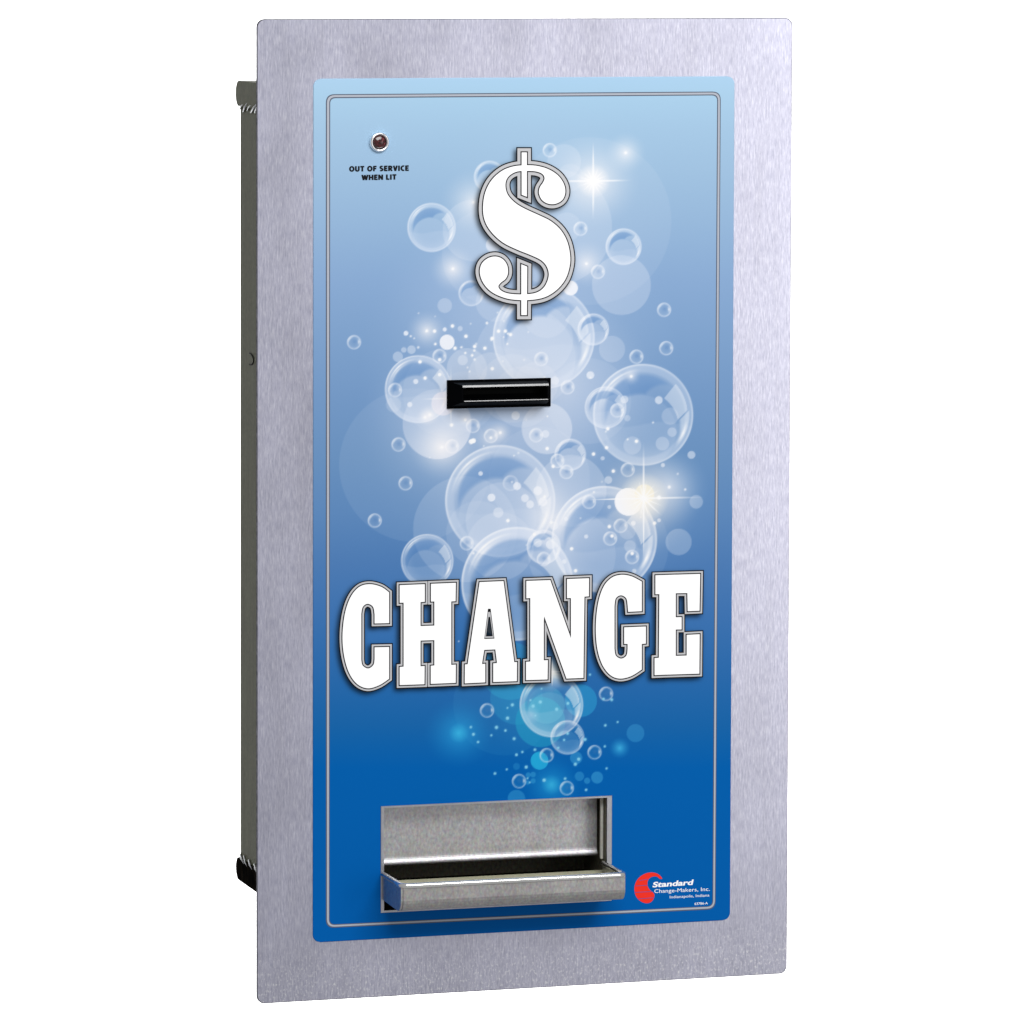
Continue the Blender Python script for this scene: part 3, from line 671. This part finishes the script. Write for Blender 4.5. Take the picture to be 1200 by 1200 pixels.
lg = [(388, 212), (365, 176), (320, 146), (262, 134), (190, 143), (118, 180), (62, 240), (36, 320), (42, 405), (78, 470), (130, 510), (190, 527), (245, 512), (282, 465), (288, 415), (266, 384), (228, 352), (204, 305), (204, 245), (232, 203), (280, 184), (325, 188), (360, 215)]
lgp = crom(lg, 5)
flat('maker_emblem', [tr(lgp, 740, 1010, 10.909)], Y0, I_RED)
flat('emblem_stripes', [tr(s_, 740, 1010, 10.909) for s_ in ([(96, 234), (205, 216), (205, 221), (96, 239)], [(50, 303), (202, 294), (202, 299), (50, 309)], [(40, 385), (255, 374), (256, 380), (40, 391)], [(85, 468), (284, 452), (283, 458), (86, 474)])], Y0 - .00012, I_BLUE)

# ------------------------------------------------------------------ out-of-service lamp
lc = atY(444.6, 166.5, -.002); bm = bmesh.new()
k = .0077
lathe(bm, lc.x, lc.z, [(k, LY), (k, -.0018), (k * .985, -.0028), (k * .92, -.0038), (k * .78, -.0038), (k * .68, -.0026), (k * .68, -.001)])
lamp = from_bm('indicator_bezel', bm, M_CHROME, ROOT, True)
bm = bmesh.new(); lathe(bm, lc.x, lc.z, [(k * .69, -.0012), (k * .66, -.0026), (k * .55, -.0036), (k * .3, -.0043), (0, -.0045)], 20)
lens = from_bm('indicator_lens', bm, M_LENS, lamp, False)

# ------------------------------------------------------------------ bill acceptor
D1 = .020
a_tl = atY(523.5, 446.5, -.0006); a_tr = atY(645, 441.5, -.0006); a_bl = atY(523.5, 479.0, -.0006)
AX0, AX1, AZ1, AZ0 = a_tl.x, a_tr.x, (a_tl.z + a_tr.z) / 2, a_bl.z
f_tl = atY(541.0, 452.8, -D1); f_tr = atY(643.5, 448.2, -D1); f_b = atY(541.5, 472.0, -D1)
bx0, bx1, bz1, bz0 = f_tl.x, f_tr.x, (f_tl.z + f_tr.z) / 2, f_b.z
bm = bmesh.new(); box(bm, AX0, AX1, -.0022, LY, AZ0, AZ1, .0004)
base = from_bm('bill_acceptor', bm, M_BLACK)
bm = bmesh.new()
# flared bezel: back ring on the base, front ring narrower, opening recessed
def ring4(x0, x1, z0, z1, y): return [bm.verts.new(p) for p in ((x0, y, z0), (x1, y, z0), (x1, y, z1), (x0, y, z1))]
rb = ring4(AX0 + .0012, AX1 - .0045, AZ0 + .0012, AZ1 - .0012, -.0021)
rf = ring4(bx0, bx1, bz0, bz1, -D1)
t_ = .0016
ri = ring4(bx0 + t_, bx1 - t_, bz0 + t_, bz1 - t_, -D1)
rr_ = ring4(bx0 + t_ + .001, bx1 - t_ - .001, bz0 + t_ + .0012, bz1 - t_ - .0012, -.005)
for A, B in ((rb, rf), (rf, ri), (ri, rr_)):
    for k in range(4): bm.faces.new((A[k], A[(k + 1) % 4], B[(k + 1) % 4], B[k]))
bm.faces.new(rr_)
ee = [e for e in bm.edges if all(abs(v.co.y + D1) < 1e-6 for v in e.verts)]
bmesh.ops.bevel(bm, geom=ee, offset=.0006, segments=3, affect='EDGES', profile=.5)
bez = from_bm('acceptor_bezel', bm, M_BLACK, base)
# glossy lips over and under the slot
def lip(name, xa, xb, zc, h, tilt):
    # small prism whose front face leans back so that it faces up and out
    bm = bmesh.new(); t = math.tan(math.radians(tilt)) * h; yf = -D1 - .0012
    pts = [(yf, zc - h / 2), (yf + t, zc + h / 2), (-D1 + .002, zc + h / 2), (-D1 + .002, zc - h / 2)]
    A = [bm.verts.new((xa, y, z)) for y, z in pts]; B = [bm.verts.new((xb, y, z)) for y, z in pts]
    for k in range(4): bm.faces.new((A[k], A[(k + 1) % 4], B[(k + 1) % 4], B[k]))
    bm.faces.new(A); bm.faces.new(B[::-1]); bevel(bm, .00012, 2)
    from_bm(name, bm, M_GLOSS, base)
lip('upper_lip', bx0 + .0005, bx1 - .0005, bz1 - .0008, .0017, 15)
lip('lower_lip', bx0 + .0018, bx1 - .001, bz0 + .0012, .0008, 15)
bm = bmesh.new(); box(bm, bx0 + .004, bx1 - .004, -.0062, -.0052, bz0 + .005, bz1 - .005)
from_bm('bill_slot', bm, M_SLOT, base)

# ------------------------------------------------------------------ coin cup
bm = bmesh.new(); plate_with_hole(bm, [(FX0, FZ0), (FX1, FZ0), (FX1, FZ1), (FX0, FZ1)], [(HX0 + .0003, HZ0 + .0003), (HX1 - .0003, HZ0 + .0003), (HX1 - .0003, HZ1 - .0003), (HX0 + .0003, HZ1 - .0003)], -.0014, LY, .0003)
flange = from_bm('cup_flange', bm, M_FLANGE)
# recess box (open to the front)
bm = bmesh.new(); RB = .062; th = .0012
box(bm, HX0 - .002, HX0 - .0008, .0023, RB, HZ0 - .002, HZ1 + .002); box(bm, HX1 + .0008, HX1 + .002, .0023, RB, HZ0 - .002, HZ1 + .002)
box(bm, HX0 - .0008, HX1 + .0008, .0023, RB, HZ1 + .0008, HZ1 + .002); box(bm, HX0 - .0008, HX1 + .0008, .0023, RB, HZ0 - .002, HZ0 - .0008)
box(bm, HX0 - .002, HX1 + .002, RB, RB + th, HZ0 - .002, HZ1 + .002)
from_bm('recess', bm, M_DARK, flange)
# hanging flap, its lower edge curled forward
YF = .020
fr = atY(699.5, 970, YF).x; fz = atY(570, 1006.5, YF).z; prof = [(YF, HZ1 + .0004), (YF, fz + .006)]
for a in range(0, 100, 15):
    prof.append((YF - .0030 * (1 - math.cos(math.radians(a))), fz + .006 - .006 * math.sin(math.radians(a)) * 1.0))
bm = bmesh.new(); tk = .0012
x0, x1 = HX0 + .0004, fr
outer = [(y, z) for y, z in prof]; inner = [(y + tk, z - (tk if i > 3 else 0)) for i, (y, z) in enumerate(prof)]
loop = outer + inner[::-1]
A = [bm.verts.new((x0, y, z)) for y, z in loop]; B = [bm.verts.new((x1, y, z)) for y, z in loop]
for k in range(len(loop)): bm.faces.new((A[k], A[(k + 1) % len(loop)], B[(k + 1) % len(loop)], B[k]))
n_ = len(prof)
for k in range(n_ - 1):
    for V in (A, B): bm.faces.new((V[k], V[k + 1], V[-2 - k], V[-1 - k]))
from_bm('coin_flap', bm, M_FLAP, flange)
gx = atY(704.5, 970, .012).x
bm = bmesh.new(); box(bm, gx - .0010, gx + .0012, .010, .0125, atY(704, 1006, .012).z, HZ1 + .0004, .0002)
from_bm('guide_strip', bm, M_STRIP, flange)
# protruding cup
TD = .0547
p_fl = atY(469.5, 1039.5, -TD); p_fr = atY(733, 1025.5, -TD); p_fb = atY(471, 1067.5, -TD + .008); p_bk = atY(448.5, 1023.5, -.001)
TX0, TX1, TZ1, TZ0 = (p_fl.x + p_bk.x) / 2, p_fr.x, (p_fl.z + p_fr.z) / 2, p_fb.z
print('cup', TX0, TX1, TZ0, TZ1, p_fl, p_fr, p_bk, 'flange', FX0, FX1, FZ0, FZ1)
R = .009
sec = [(-TD, TZ1)] + [(-TD, TZ0 + R)] + [(-TD + R - R * math.cos(math.radians(a)), TZ0 + R - R * math.sin(math.radians(a))) for a in range(15, 91, 15)] + [(-.0016, TZ0 + .001)]
bm = bmesh.new(); tk = .0014
def sheet(bm, sec, x0, x1, tk):
    nn = []
    for i, p in enumerate(sec):
        a = Vector(sec[max(i - 1, 0)]); b_ = Vector(sec[min(i + 1, len(sec) - 1)]); d = (b_ - a).normalized(); nn.append((p[0] - d.y * tk, p[1] + d.x * tk))
    o = [[bm.verts.new((x, y, z)) for y, z in sec] for x in (x0, x1)]; ii = [[bm.verts.new((x, y, z)) for y, z in nn] for x in (x0, x1)]
    m = len(sec)
    for k in range(m - 1):
        bm.faces.new((o[0][k], o[0][k + 1], o[1][k + 1], o[1][k])); bm.faces.new((ii[0][k], ii[1][k], ii[1][k + 1], ii[0][k + 1]))
        for s in (0, 1): bm.faces.new((o[s][k], ii[s][k], ii[s][k + 1], o[s][k + 1]))
    for k in (0, m - 1): bm.faces.new((o[0][k], o[1][k], ii[1][k], ii[0][k]))
sheet(bm, sec, TX0 + .0018, TX1 - .0018, tk)
box(bm, TX0 + .0018, TX1 - .0018, -TD + .0012, -TD + .0105, TZ1 - .0016, TZ1 - .0004)
# inner floor running back into the recess
cup = from_bm('coin_cup', bm, M_TRAY, flange, False)
bm = bmesh.new(); box(bm, HX0 + .001, HX1 - .001, -.0016 + .0002, RB - .001, TZ0 + .001, TZ0 + .0024)
from_bm('cup_floor', bm, M_DARK, flange)
bm = bmesh.new(); v = [bm.verts.new((x, y, z)) for x, y, z in ((HX0 + .0012, -.050, TZ1 - .0080), (HX1 - .0012, -.050, TZ1 - .0080), (HX1 - .0012, .008, TZ1 - .0065), (HX0 + .0012, .008, TZ1 - .0065))]
w = [bm.verts.new(p.co - Vector((0, 0, .001))) for p in v]
for k in range(4): bm.faces.new((v[k], v[(k + 1) % 4], w[(k + 1) % 4], w[k]))
bm.faces.new(v); bm.faces.new(w[::-1])
from_bm('coin_chute', bm, M_LIP, flange)
for s, xx in ((0, TX0), (1, TX1)):
    bm = bmesh.new()
    pts = [(-.0016, TZ1), (-TD + .0005, TZ1)] + [(-TD + .0005, TZ0 + R)] + [(-TD + .0005 + R - R * math.cos(math.radians(a)), TZ0 + R - R * math.sin(math.radians(a))) for a in range(15, 91, 15)] + [(-.0016, TZ0 + .001)]
    xa, xb = (xx, xx + .0016) if s == 0 else (xx - .0016, xx)
    A = [bm.verts.new((xa, y, z)) for y, z in pts]; B = [bm.verts.new((xb, y, z)) for y, z in pts]
    for k in range(len(pts)): bm.faces.new((A[k], A[(k + 1) % len(pts)], B[(k + 1) % len(pts)], B[k]))
    bm.faces.new(A); bm.faces.new(B[::-1])
    from_bm('cup_side', bm, M_TRAY, flange)
# rolled rim
bm = bmesh.new(); q_ = .0022; zr = TZ1 + .0004
pts = [(TX0 + .0008, -.0016, zr), (TX0 + .0008, -TD + .006, zr)] + [(TX0 + .0008 + .005 * (1 - math.cos(math.radians(a))), -TD + .005 - .005 * math.sin(math.radians(a)), zr) for a in range(15, 91, 15)] + \
      [(TX1 - .0058 + .005 * math.sin(math.radians(a)), -TD + .005 - .005 * math.cos(math.radians(a)), zr) for a in range(0, 91, 15)] + [(TX1 - .0008, -.0016, zr)]
rod(bm, pts, q_, 12)
from_bm('cup_rim', bm, M_RIM, flange, True)

# ------------------------------------------------------------------ render settings
S.render.engine = 'CYCLES'
S.cycles.max_bounces = 8
